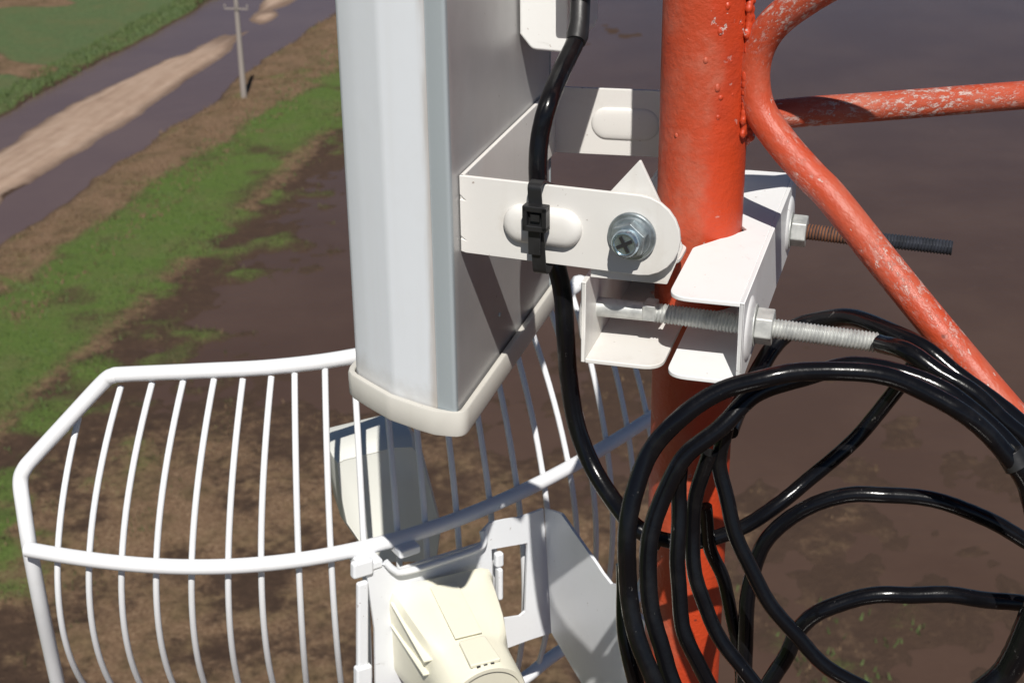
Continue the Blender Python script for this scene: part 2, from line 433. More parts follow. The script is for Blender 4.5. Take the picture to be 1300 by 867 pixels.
    grassc = k.ramp(f3, [(0.28, (0.055, 0.085, 0.020)), (0.5, (0.090, 0.145, 0.031)), (0.72, (0.145, 0.195, 0.055))])
    fieldc = k.ramp(f1, [(0.3, (0.070, 0.102, 0.042)), (0.5, (0.094, 0.138, 0.056)), (0.75, (0.13, 0.17, 0.075))])
    grassc = k.mix(A['field'], grassc, fieldc)
    fleck = k.step(k.noise(1.5, 7, 0.75), 0.55, 0.72)
    grassc = k.mix(k.math('MULTIPLY', fleck, 0.55), grassc, strawc)
    grassc = k.mix(k.math('MULTIPLY', k.step(k.noise(0.28, 7, 0.7), 0.42, 0.68), 0.55), grassc, k.ramp(f3, [(0.3, (0.085, 0.085, 0.030)), (0.7, (0.19, 0.175, 0.085))]))
    fleck2 = k.step(k.noise(3.1, 6, 0.75), 0.58, 0.70)
    grassc = k.mix(k.math('MULTIPLY', fleck2, 0.6), grassc, (0.045, 0.042, 0.018))
    geo0 = k.n('ShaderNodeNewGeometry'); cb = k.n('ShaderNodeCombineXYZ')
    for q, vec, sc_ in ((0, RN, 1.0), (1, RD, 0.07)):
        dn = k.n('ShaderNodeVectorMath', operation='DOT_PRODUCT'); k.l(geo0.outputs['Position'], dn.inputs[0]); dn.inputs[1].default_value = tuple(vec*sc_); k.l(dn.outputs['Value'], cb.inputs[q])
    rut = k.n('ShaderNodeTexNoise'); rut.inputs['Scale'].default_value = 1.6; rut.inputs['Detail'].default_value = 7; rut.inputs['Roughness'].default_value = 0.68; k.l(cb.outputs[0], rut.inputs[0])
    rutf = k.math('ADD', k.math('MULTIPLY', rut.outputs[0], 0.7), k.math('MULTIPLY', k.noise(0.9, 8, 0.68), 0.3))
    dirtc = k.ramp(rutf, [(0.3, (0.27, 0.178, 0.13)), (0.5, (0.42, 0.30, 0.225)), (0.68, (0.53, 0.40, 0.315))])
    c = k.mix(k.step(k.math('ADD', A['straw'], k.math('MULTIPLY', k.math('SUBTRACT', f1, 0.5), 1.5)), 0.15, 0.75), mudc, strawc)
    c = k.mix(k.step(k.math('ADD', A['grass'], k.math('MULTIPLY', k.math('SUBTRACT', f3, 0.5), 1.3)), 0.12, 0.80), c, grassc)
    c = k.mix(k.step(k.math('ADD', A['bare'], k.math('MULTIPLY', k.math('SUBTRACT', f1, 0.5), 1.0)), 0.35, 0.65), c, strawc)
    c = k.mix(k.step(k.math('ADD', A['dirt'], k.math('MULTIPLY', k.math('SUBTRACT', f1, 0.5), 0.6)), 0.4, 0.6), c, dirtc)
    # soaked soil close to the water line
    geo = k.n('ShaderNodeNewGeometry'); sx = k.n('ShaderNodeSeparateXYZ'); k.l(geo.outputs['Position'], sx.inputs[0])
    wet = k.step(k.math('ADD', sx.outputs[2], k.math('MULTIPLY', k.math('SUBTRACT', f1, 0.5), 0.12)), 0.02, 0.19)
    c = k.mix(wet, k.mix(0.60, c, (0.070, 0.043, 0.031)), c)
    k.color(c); k.set(Roughness=0.9, Specular_IOR_Level=0.2)
    k.bump(k.math('ADD', f3, k.math('MULTIPLY', k.noise(22, 3), 0.4)), 1.0, 0.10)
    me.materials.append(k.m)
build_ground()

def water(name, s0, s1, base, rough, z, bumpd, tint):
    bm = bmesh.new()
    P = [RO+RN*a+RD*b for a, b in ((s0, -4000), (s1, -4000), (s1, 5000), (s0, 5000))]
    bm.faces.new([bm.verts.new(p+ZV*z) for p in P])
    k = Mat(name+'_surface')
    silt = k.noise(0.11, 5, 0.6); silt2 = k.noise(0.9, 6, 0.7, 0.6)
    c = k.mix(k.step(silt, 0.35, 0.68), base, tint)
    c = k.mix(k.math('MULTIPLY', k.step(silt2, 0.6, 0.8), 0.35), c, tuple(v*1.45 for v in tint))
    k.color(c); k.set(Roughness=rough, IOR=1.33)
    h = k.math('ADD', k.noise(1.6, 4, 0.6, stretch=(0.6, 1.5, 1)), k.math('MULTIPLY', k.noise(5, 3, 0.6, stretch=(0.5, 1.4, 1)), 0.4))
    k.bump(h, 0.35, bumpd)
    o = obj(name, bm, k.m, smooth=False); o['kind'] = 'structure'; return o
water('ditch_water', -80, 5.0, (0.112, 0.076, 0.071), 0.2, 0.0, 0.02, (0.128, 0.088, 0.080))
water('flood_water', 5.0, 4000, (0.074, 0.045, 0.033), 0.16, -0.004, 0.045, (0.090, 0.056, 0.041))

# utility pole by the road
def utility_pole():
    b = at_z(310, 126, 0.35); b.z = 0.3
    t = thing('utility_pole', 'thin pale utility pole standing on the verge beside the flooded dirt road', 'pole', b)
    kk = Mat('weathered_pole'); kk.color(kk.mix(kk.noise(3, 4, stretch=(1, 1, 0.1)), (0.36, 0.32, 0.29), (0.22, 0.19, 0.17))); kk.set(Roughness=0.85)
    bm = bmesh.new(); cyl(bm, b-ZV*0.6, b+ZV*8.0, 0.24, 0.15, 16); obj('shaft', bm, kk.m, t)
    bm = bmesh.new(); box(bm, b+ZV*6.75-RN*0.0+V((0, -0.2, 0)), RN*0.9, V((0, 0.05, 0)), ZV*0.045); obj('crossarm', bm, kk.m, t, False)
    for d in (-0.85, 0.0, 0.85):
        bm = bmesh.new(); lathe(bm, b+ZV*6.81+RN*d+V((0, -0.2, 0)), ZV, [(0, 0.02), (0.1, 0.02), (0.1, 0.07), (0.16, 0.05), (0.18, 0.07), (0.25, 0.03)], 12)
        obj('insulator', bm, kk.m, t)
utility_pole()

# rank grass and dry stalks on the banks: one uncountable cover
def ground_growth():
    rng = np.random.RandomState(12)
    V_, F_, C_ = [], [], []
    def scatter(n, s0, s1, t0, t1, hgt, kind, dens=None):
        s = rng.uniform(s0, s1, n); t = rng.uniform(t0, t1, n)
        z, n6, n2, n20, nr = land(s, t)
        keep = (z > 0.02)
        if dens: keep &= rng.rand(n) < np.clip(dens(s, t, n6, n2), 0, 1)
        for a, b, zz, q in zip(s[keep], t[keep], z[keep], n2[keep]):
            p = RO + RN*a + RD*b
            for k in range(3):
                an = rng.uniform(0, math.pi); w = rng.uniform(0.04, 0.10)*hgt/0.3; h = hgt*rng.uniform(0.5, 1.3)
                dx, dy = math.cos(an)*w, math.sin(an)*w
                lx, ly = rng.uniform(-0.5, 0.5, 2)*h; ox, oy = rng.uniform(-0.25, 0.25, 2)
                i = len(V_)
                V_.extend([(p.x+ox-dx, p.y+oy-dy, zz-0.03), (p.x+ox+dx, p.y+oy+dy, zz-0.03), (p.x+ox+lx+dx*.25, p.y+oy+ly+dy*.25, zz+h), (p.x+ox+lx-dx*.25, p.y+oy+ly-dy*.25, zz+h)])
                F_.append((i, i+1, i+2, i+3)); C_.append(kind)
    scatter(3800, 0.2, 7.5, -35, 60, 0.20, 0, lambda s, t, a, b: 0.35+b)
    scatter(5200, 4.0, 12.5, -60, 50, 0.16, 1, lambda s, t, a, b: 0.5+a)
    scatter(1600, -16, -13.6, -5, 75, 0.25, 1)
    scatter(4200, 10.0, 21, -58, 20, 0.16, 2, lambda s, t, a, b: 0.25+b*1.6)
    scatter(1500, 14, 48, -60, -25, 0.14, 0, lambda s, t, a, b: 0.3+b*1.2)
    scatter(160, 42, 50, -49, -43, 0.22, 1, lambda s, t, a, b: 0.5+b)
    me = bpy.data.meshes.new('bank_grass'); me.from_pydata(V_, [], F_)
    k = [plain('straw_stalk', (0.15, 0.098, 0.055), 0.9), plain('green_blade', (0.078, 0.115, 0.034), 0.8), plain('olive_blade', (0.075, 0.068, 0.028), 0.85)]
    for m in k: me.materials.append(m)
    me.polygons.foreach_set('material_index', C_); me.update()
    o = bpy.data.objects.new('bank_grass', me); COL.objects.link(o); o['kind'] = 'stuff'
    tag(o, 'short green and straw coloured growth along the muddy banks below', 'grass')
ground_growth()

# ------------------------------------------------------------------ lattice tower
def lattice_tower():
    t = thing('lattice_tower', 'orange painted tower leg with chipped welded steel braces', 'tower', V((LEG0.x, LEG0.y, 0)))
    bm = bmesh.new()
    zz = [0, 10, 20, 27, 28.2] + [28.4+0.02*i for i in range(80)] + [30.2, 31, 32.5]
    lathe(bm, LEG0, ZV, [(z, LEG_R) for z in zz], 48); obj('leg', bm, M_ORANGE, t)
    n = V((-0.656, -0.755, 0)).normalized(); p = LEG0 + ZV*30 - n*0.009
    P = [at_plane(*q, p, n) for q in ((1330, -165), (1180, -88), (1080, -34), (1026, -3), (985, 28), (963, 62), (957, 100), (965, 140), (993, 182), (1030, 224), (1057, 252), (1121, 332), (1202, 431), (1300, 546), (1500, 772))]
    bm = bmesh.new(); tube(bm, cat_rom(P, 10), 0.0122, 24, 0, True); obj('diagonal_brace', bm, M_WORN, t)
    dirh = V((0.9457, 0.325, 0)); n2 = V((0.325, -0.9457, 0))
    n2 = V((0.325, -0.9457, 0)); p2 = LEG0 - n2*0.012; a = at_plane(985, 146, p2, n2); b = at_plane(1300, 121, p2, n2)
    c0 = V((LEG0.x, LEG0.y, a.z-0.002)) + dirh*0.02
    bm = bmesh.new(); tube(bm, cat_rom([c0, a, a.lerp(b, 0.5), b, b+(b-a)*0.8], 8), 0.0118, 24, 0, True); obj('horizontal_brace', bm, M_WORN, t)
    # lumpy weld where the rods meet the leg
    bm = bmesh.new(); rg = random.Random(5)
    for i in range(130):
        f = i/129; q = LEG0 + V((0.869, -0.495, 0))*0.0350 + V((-0.495, -0.869, 0))*rg.uniform(0.001, 0.0085); q.z = at_plane(951, -30+f*200, p, n).z
        blob(bm, q, rg.uniform(0.0014, 0.0036), 1, 1, rg.uniform(0.8, 1.6), 1)
    for i in range(16):
        an = i/16*6.28; blob(bm, c0+dirh*0.013+V((0, 0, 0)) + ZV*0.0125*math.sin(an) + n2*0.0125*math.cos(an), rg.uniform(0.003, 0.006))
    wb = obj('weld_bead', bm, M_ORANGE, t)
    rm = wb.modifiers.new('fuse', 'REMESH'); rm.mode = 'VOXEL'; rm.voxel_size = 0.0009; rm.use_smooth_shade = True
    s_ = wb.modifiers.new('soften', 'SMOOTH'); s_.iterations = 6; s_.factor = 0.6
    spots = [(869, 19), (868, 50), (908, 40), (922, 78), (905, 112), (909, 124), (906, 149), (924, 120), (853, 172), (935, 30), (917, 8), (890, 77)]
    for (x, y) in spots:
        fx = (x-(893-0.036*y))/57.0; fx = max(-0.95, min(0.95, fx))
        view = V((LEG0.x, LEG0.y, 0)).normalized(); side = V((view.y, -view.x, 0))
        dvec = side*fx - view*math.sqrt(1-fx*fx)
        q = LEG0 + dvec*(LEG_R-0.0007); q.z = at_plane(x, y, q, view).z
        bm = bmesh.new(); blob(bm, q-dvec*0.0006, rg.uniform(0.0014, 0.0026), 1, 1, rg.uniform(0.9, 1.8), 3); obj('paint_lump', bm, M_ORANGE, t)
lattice_tower()

# ------------------------------------------------------------------ sector antenna
PZ = -0.5242; PTOP = 0.32
BR = -0.156; ZERO = -0.005
near_side = [(-0.156, -0.145), (-0.172, -0.1405)]
rad_half = [(-0.1722, -0.1418), (-0.186, -0.1366), (-0.2105, -0.1273), (-0.2135, -0.1260), (-0.2165, -0.1240), (-0.236, -0.1110), (-0.2535, -0.0985), (-0.2575, -0.0940), (-0.2592, -0.088), (-0.2600, -0.055), (-0.2605, -0.03)]
def sector_antenna():
    t = thing('sector_antenna', 'tall white sector antenna panel with grey back hanging above the wire grid', 'antenna', L(-0.2, 0, PZ))
    full = rad_half + [(r, 2*ZERO-a) for r, a in rad_half[::-1]]
    bm = bmesh.new(); loft(bm, [[L(r, a, z) for r, a in full] for z in np.linspace(PZ-0.008, PTOP, 12)]); obj('radome', bm, M_RADOME, t)
    for sgn in (1, -1):
        f = lambda a: a if sgn == 1 else 2*ZERO-a
        pl = round_poly([(-0.1560, f(-0.1395)), (-0.1560, f(-0.1450)), (-0.1732, f(-0.1405)), (-0.1732, f(-0.135))], [0, 0.0035, 0.001, 0], 4)
        bm = bmesh.new(); prism(bm, [L(p.x, p.y, PZ-0.008) for p in pl], ZV*(PTOP-PZ)); obj('edge_strip', bm, M_STRIP, t)
    bm = bmesh.new()
    bp = [(-0.1585, -0.1435), (-0.1575, -0.1425), (-0.1563, -0.137), (-0.1560, -0.13), (-0.1560, 0.12), (-0.1563, 0.127), (-0.1575, 0.1325), (-0.1585, 0.1335), (-0.162, 0.133), (-0.162, -0.143)]
    prism(bm, [L(r, a, PZ-0.008) for r, a in bp], ZV*(PTOP-PZ)); obj('back_plate', bm, M_ALU, t)
    # end cap: open tray with a thick rim
    out = near_side + rad_half[1:] ; out = out + [(r, 2*ZERO-a) for r, a in out[::-1]]
    cc = V((-0.205, ZERO))
    def grow(d): 
        res = []; N = len(out)
        for i in range(N):
            p = V(out[i]); a = V(out[i-1]); b = V(out[(i+1) % N]); tg = (b-a).normalized(); nn = V((tg.y, -tg.x))
            if nn.dot(p-cc) < 0: nn = -nn
            res.append(p+nn*d)
        return res
    o_ = round_poly([tuple(p) for p in grow(0.0068)], [0.011]+[0]*(len(out)-2)+[0.011], 4); i_ = round_poly([tuple(p) for p in grow(0.0014)], [0.005]+[0]*(len(out)-2)+[0.005], 4)
    m_ = round_poly([tuple(p) for p in grow(0.0060)], [0.011]+[0]*(len(out)-2)+[0.011], 4); m2 = round_poly([tuple(p) for p in grow(0.0022)], [0.007]+[0]*(len(out)-2)+[0.007], 4)
    zt, zb = PZ+0.001, PZ-0.0200
    ring = lambda pp, z: [L(p.x, p.y, z) for p in pp]
    bm = bmesh.new(); loft(bm, [ring(i_, PZ-0.006), ring(i_, zt-0.0008), ring(m2, zt), ring(m_, zt), ring(o_, zt-0.001), ring(o_, zb+0.002), ring(m_, zb)])
    obj('end_cap', bm, M_CAP, t)
    for a, z in ((0.058, -0.256), (0.058, -0.372), (-0.03, -0.425), (-0.03, -0.49), (0.058, -0.11)):
        bm = bmesh.new(); cyl(bm, L(BR-0.001, a, z), L(BR+0.0012, a, z), 0.0024, 0.0018, 12); obj('rivet', bm, M_BOLT, t)
sector_antenna()

# ------------------------------------------------------------------ U bracket holding the panel
TILT = math.radians(-5)
def mounting_bracket():
    t = thing('mounting_bracket', 'white steel bracket with ribbed arms bolted across the back of the panel antenna', 'bracket', L(BR, 0, -0.37))
    zt, zb = -0.3412, -0.4005; th = 0.0032
    bm = bmesh.new(); prism(bm, [L(BR+0.0008, -0.1255, zb), L(BR+0.0008, -0.1255, zt), L(BR+0.0008, 0.1345, zt), L(BR+0.0008, 0.1345, zb)], RV*th)
    obj('base_plate', bm, M_WHITE, t, bevel=0.0008)
    for side in (-1, 1):
        a0 = -0.1262 if side < 0 else 0.1352
        d = (RV*math.cos(TILT) + AV*(math.sin(TILT)*(1 if side < 0 else -1))).normalized(); nn = V((d.y, -d.x, 0)) * 1.0
        if nn.dot(AV)*side < 0: nn = -nn
        o0 = L(BR+0.0008, a0, 0); Lg = 0.166; zc = (zt+zb)/2; hr = (zt-zb)/2
        pts = [(0, zb+0.001)]
        # little relief notches at the fold
        pts += [(0, zb+0.011), (0.004, zb+0.010), (0, zb+0.013), (0, zt-0.018), (0.0045, zt-0.0185), (0, zt-0.0145), (0, zt)]
        for k in range(13):
            an = math.pi/2 - math.pi*k/12
            pts.append((Lg-hr+hr*math.cos(an), zc+hr*math.sin(an)))
        pts.append((0.004, zb))
        bm = bmesh.new(); prism(bm, [o0+d*u+ZV*z for u, z in pts], -nn*th)
        ar = obj('arm', bm, M_WHITE, t, bevel=0.0008)
        # embossed oval rib
        bm = bmesh.new(); uc = 0.0645; hl = 0.030; hh = 0.0145; rings = []
        for f, h in ((1.0, -0.001), (0.985, 0.001), (0.93, 0.0034), (0.82, 0.0052), (0.6, 0.0064), (0.3, 0.0070)):
            rr = []
            for k in range(40):
                an = 2*math.pi*k/40
                cx_ = math.copysign(max(0, hl-hh), math.cos(an)) if abs(math.cos(an)) > 1e-6 else 0
                rr.append(o0 + d*(uc+cx_+hh*f*math.cos(an)) + ZV*(zc-0.001+hh*f*math.sin(an)) + (nn*h if side < 0 else -nn*(th+h*0.35)))
            rings.append(rr)
        loft(bm, rings); obj('embossed_rib', bm, M_WHITE, ar)
        # pivot bolt: washer, flange nut and the screw end
        pc = o0 + d*0.1315 + ZV*(zc-0.0005)
        bt = obj('pivot_bolt', (lambda b: (lathe(b, pc+nn*0.0004, nn, [(0, 0.0175), (0.0022, 0.0175), (0.003, 0.0168), (0.0030, 0.0150), (0.0046, 0.0140)], 40), b)[1])(bmesh.new()), M_BOLT, t)
        bm = bmesh.new(); cyl(bm, pc+nn*0.0040, pc+nn*0.0130, 0.0138, 0.0134, 6, 0.35); obj('hex_nut', bm, M_BOLT, bt, True, bevel=0.0008)
        bm = bmesh.new(); lathe(bm, pc+nn*0.012, nn, [(0, 0.0098), (0.0062, 0.0098), (0.0076, 0.0088), (0.0078, 0.0078), (0.0066, 0.0074)], 28); sc = obj('screw_head', bm, M_SCREW, bt)
        bm = bmesh.new(); q = pc+nn*0.0188
        u1 = (d*math.cos(0.5)+ZV*math.sin(0.5)); u2 = (d*-math.sin(0.5)+ZV*math.cos(0.5))
        box(bm, q, u1*0.0062, u2*0.0012, nn*0.0006); box(bm, q+nn*0.0001, u1*0.0012, u2*0.0062, nn*0.0006); obj('cross_slot', bm, M_HOLE, bt, False)
mounting_bracket()

# ------------------------------------------------------------------ clamp round the tower leg
def pole_clamp():
    t = thing('pole_clamp', 'white two piece clamp bolted round the orange tower leg with long rods', 'clamp', L(0, 0, -0.44))
    zt, zb = -0.409, -0.4725; th = 0.0034
    def jaw(sg, al, ah, r_in, r_out, top_from):
        bm = bmesh.new()
        def plate(z, a0, a1):
            rc = 0.016
            pl = [(r_out, a0), (r_in, a0), (r_in, -0.050), (0.037, -0.0012), (0.037, 0.0012), (r_in, 0.050), (r_in, a1), (r_out, a1)]
            rad = [0, rc, 0.003, 0.0006, 0.0006, 0.003, rc, 0]
            if sg < 0:
                pl = [(-r if abs(r-0.037) < 1e-6 else r, a) for r, a in pl]
            pp = round_poly(pl, rad, 7)
            prism(bm, [L(p.x, p.y, z) for p in pp], ZV*th)
        plate(zt-th, al if top_from is None else top_from, ah)
        plate(zb, al, ah)
        w0, w1 = (r_out-0.0002, r_out+0.0035) if sg > 0 else (r_out+0.0002, r_out-0.0035)
        pr = round_poly([(al, zb), (ah, zb), (ah, zt), (al, zt)], 0.001, 2)
        prism(bm, [L(w0, p.x, p.y) for p in pr], RV*(w1-w0))
        o = obj('clamp_jaw', bm, M_CLAMP if sg > 0 else M_WHITE, t, bevel=0.0009)
        for ac in (-0.118, 0.112):
            bm = bmesh.new()
            loft(bm, [[L(w1-(0.0004 if sg > 0 else -0.0004)+sg*h, ac+0.026*f*math.cos(k/20*math.pi), -0.441+0.024*f*math.sin(k/20*math.pi)) for k in range(40)] for f, h in ((1, 0), (0.93, 0.0014), (0.8, 0.0024), (0.5, 0.0026))])
            obj('pressed_boss', bm, M_CLAMP if sg > 0 else M_WHITE, o)
        return o
    jaw(1, -0.1497, 0.1515, 0.0040, 0.0548, None)
    jaw(-1, -0.1400, 0.1480, -0.0005, -0.0570, -0.085)
    # upright ears on the left jaw that carry the bracket arms
    for a0, sg in ((-0.1305, 1), (0.126, -1)):
        pl = round_poly([(-0.056, -0.4085), (0.0000, -0.4085), (0.0105, -0.3795), (-0.0045, -0.352), (-0.0215, -0.318), (-0.050, -0.352)], [0, 0.001, 0.003, 0.003, 0.002, 0.004], 4)
        bm = bmesh.new(); prism(bm, [L(p.x, a0, p.y) for p in pl], AV*0.0034*sg); obj('bracket_ear', bm, M_WHITE, t, bevel=0.0008)
    for a0, z0, r1, mat_in, mat_out, rr in ((-0.1010, -0.4432, 0.148, M_GALV, M_GALV, 0.0076), (0.1100, -0.4435, 0.193, M_DARKROD, M_DARKROD, 0.0066)):
        bm = bmesh.new(); p0 = L(-0.060, a0, z0); pm = L(-0.012, a0, z0-0.0003); p1 = L(r1, a0, z0-0.006)
        threaded(bm, L(-0.013, a0, z0-0.0003), p1, rr, 0.0026, 0.0013, 22, 8)
        rod = obj('threaded_rod', bm, mat_out, t)
        if a0 > 0:
            bm = bmesh.new(); threaded(bm, L(0.064, a0, z0-0.0024), L(0.118, a0, z0-0.0042), rr+0.0005, 0.0026, 0.0013, 22, 8); obj('rusty_section', bm, M_RUST, rod)
        bm = bmesh.new(); cyl(bm, p0, pm, rr*0.98, rr*0.9, 20); box(bm, L(-0.017, a0, z0+0.0016), RV*0.0048, AV*rr*1.05, ZV*0.0062)
        obj('rod_shank', bm, M_GALV, rod, bevel=0.001)
        bm = bmesh.new(); cyl(bm, L(-0.0675, a0, z0), L(-0.0608, a0, z0), 0.013, seg=6); obj('rod_head', bm, M_GALV, rod, bevel=0.0008)
        bm = bmesh.new(); cyl(bm, L(0.0586, a0, z0-0.0022), L(0.0612, a0, z0-0.0022), 0.0158, seg=28); w = obj('washer', bm, M_GALV, rod, bevel=0.0005)
        bm = bmesh.new(); cyl(bm, L(0.0612, a0, z0-0.0022), L(0.0738, a0, z0-0.0026), 0.0138, seg=6, flats=0.3); obj('hex_nut', bm, M_GALV, rod, bevel=0.0011, segs=3)
pole_clamp()

# ------------------------------------------------------------------ radio unit on the panel's back
def radio_unit():
    t = thing('radio_unit', 'white rectangular radio box fixed to the panel back beside the black cable', 'radio', L(-0.13, 0.05, -0.2))
    a0 = 0.030
    # front face corners follow the photographed silhouette at the box's own distance
    p = L(0, a0, 0); q0 = at_plane(659, 44, p, AV); q1 = at_plane(722, 58, p, AV); qb = at_plane(690, 65, p, AV)
    r0 = (q0-LEG0).dot(RV); r1 = (q1-LEG0).dot(RV); zb = qb.z-CAM_H
    r0 = max(r0, BR+0.001)
    prof = round_poly([(r0, zb+0.012), (r0+0.010, zb), (r1-0.002, zb-0.001), (r1, zb+0.004), (r1, zb+0.30), (r0, zb+0.30)], [0.001, 0.004, 0.002, 0.001, 0.01, 0.01], 4)
    bm = bmesh.new(); prism(bm, [L(v.x, a0, v.y) for v in prof], AV*0.095); obj('housing', bm, M_RADIO, t, bevel=0.003)
    bm = bmesh.new(); prism(bm, [L(r1-0.0005, a0+0.012, zb+0.008), L(r1+0.004, a0+0.012, zb+0.008), L(r1+0.004, a0+0.012, zb+0.29), L(r1-0.0005, a0+0.012, zb+0.29)], AV*0.072); obj('side_cover', bm, M_RADIO, t, bevel=0.002)
    bm = bmesh.new(); prism(bm, [L(-0.114, -0.002, -0.236), L(-0.083, -0.002, -0.236), L(-0.083, 0.075, -0.236), L(-0.114, 0.075, -0.236)], ZV*0.2); obj('shadow_block', bm, M_RADIO, t, bevel=0.003)  # added block just above the view, placed to shade the far bracket arm
    return r1, zb
RU = radio_unit()

# ------------------------------------------------------------------ cables
CR = 0.0066
def feeder_cable():
    t = thing('feeder_cable', 'black feeder cable hanging from the radio box down behind the strapped bracket arm', 'cable', at(735, 40, 1.17))
    P = [at(740, -60, 1.175), at(737, -10, 1.175), at(735, 30, 1.17), at(731, 52, 1.165), at(713, 90, 1.15), at(696, 132, 1.13), at(685, 178, 1.135), at(683, 225, 1.142), at(688, 275, 1.15), at(703, 325, 1.145), at(714, 372, 1.155), at(718, 425, 1.165), at(722, 480, 1.18), at(732, 540, 1.19), at(752, 592, 1.19), at(778, 634, 1.18), at(806, 668, 1.165), at(842, 688, 1.16)]
    bm = bmesh.new(); tube(bm, cat_rom(P, 8), CR*1.08, 16, 0.01); obj('cable_jacket', bm, M_CABLE, t)
    bm = bmesh.new(); tube(bm, [at(739, -70, 1.172), at(737, -5, 1.172), at(735.5, 30, 1.168), at(733, 46, 1.166), at(731, 54, 1.163)], [0.0072, 0.0078, 0.0078, 0.0086, 0.0074], 18); obj('connector_boot', bm, M_TIE, t)
feeder_cable()

def cable_tie():
    u = 0.0640
    d = (RV*math.cos(TILT)+AV*math.sin(TILT)).normalized(); nn = V((d.y, -d.x, 0)); nn = nn if nn.dot(AV) < 0 else -nn
    o0 = L(BR+0.0008, -0.1262, 0)
    t = thing('cable_tie', 'black nylon zip tie strapped round the ribbed white bracket arm', 'cable tie', o0+d*u+ZV*-0.37)
    loop = round_poly([(0.0098, -0.3395), (0.0098, -0.4035), (0.002, -0.4045), (-0.022, -0.392), (-0.022, -0.350), (0.002, -0.3385)], [0.003, 0.003, 0.002, 0.009, 0.009, 0.002], 5)
    loop = [V((0.0035+ (p.x-0.0035)*1.0, p.y)) for p in loop]
    lean = lambda z: -(z+0.37)*0.06
    bm = bmesh.new(); N = len(loop); rings = []
    for i, p in enumerate(loop):
        a, b = loop[i-1], loop[(i+1) % N]; tg = (b-a).normalized(); on = V((tg.y, -tg.x))
        if on.dot(p-V((-0.006, -0.371))) < 0: on = -on
        rr = []
        for du, dn in ((-0.0052, 0), (0.0052, 0), (0.0052, 0.0016), (-0.0052, 0.0016)):
            q = p+on*dn; rr.append(o0+d*(u+du+lean(q.y))+nn*q.x+ZV*q.y)
        rings.append(rr)
    rings.append(rings[0])
    vs = [[bm.verts.new(x) for x in r] for r in rings[:-1]]
    for i in range(N):
        A_, B_ = vs[i], vs[(i+1) % N]
        for k in range(4): bm.faces.new((A_[k], A_[(k+1) % 4], B_[(k+1) % 4], B_[k]))
    obj('strap', bm, M_TIE, t, bevel=0.0004)
    hc = o0+d*(u+0.0008)+nn*0.0145+ZV*-0.3610
    bm = bmesh.new()
    for du, dz, hu, hz in ((-0.0072, 0, 0.0018, 0.009), (0.0072, 0, 0.0018, 0.009), (0, 0.0072, 0.009, 0.0022), (0, -0.0072, 0.009, 0.0022)):
        box(bm, hc+d*du+ZV*dz, d*hu, nn*0.0045, ZV*hz)
    box(bm, hc-nn*0.002, d*0.006, nn*0.002, ZV*0.006)
    obj('lock_head', bm, M_TIE, t, bevel=0.0008)
    bm = bmesh.new(); box(bm, hc+nn*0.0012+ZV*0.0005, d*0.0034, nn*0.0012, ZV*0.0026); obj('pawl', bm, M_TIE, t, False)
    # strap tail hanging below the head
    bm = bmesh.new(); box(bm, o0+d*(u-0.001)+nn*0.0128+ZV*-0.3785, d*0.0046, nn*0.0012, ZV*0.011); obj('strap_tail', bm, M_TIE, t, bevel=0.0004)
cable_tie()

# ------------------------------------------------------------------ grid antenna
GH = CAM_H-0.80
MIDPX = [(38, 695), (90, 704), (140, 710), (195, 715), (250, 717), (300, 716.5), (350, 713), (400, 706), (450, 695), (505, 681), (560, 664), (625, 639), (690, 610), (760, 570), (830, 525), (868, 500)]
MID = [at_z(x, y, GH) for x, y in MIDPX]
_cx = np.array([p.x for p in MID]); _cy = np.array([p.y for p in MID]); _pf = np.polyfit(_cx, _cy, 4)
def mid_y(x): return float(np.polyval(_pf, x))
MIDC = [V((x, mid_y(x), GH)) for x in np.linspace(_cx[0], _cx[-1], 60)]
def mid_at(px):                         # point of the centre bar seen at that column
    best = None
    for i in range(len(MIDC)-1):
        a, b = MIDC[i], MIDC[i+1]
        def col(p): q = p-CAMP; return CX+FPX*q.dot(RT)/q.dot(FW)
        ca, cb = col(a), col(b)
        if (ca-px)*(cb-px) <= 0: return a.lerp(b, (px-ca)/(cb-ca))
    return MIDC[0] if px < 60 else MIDC[-1]
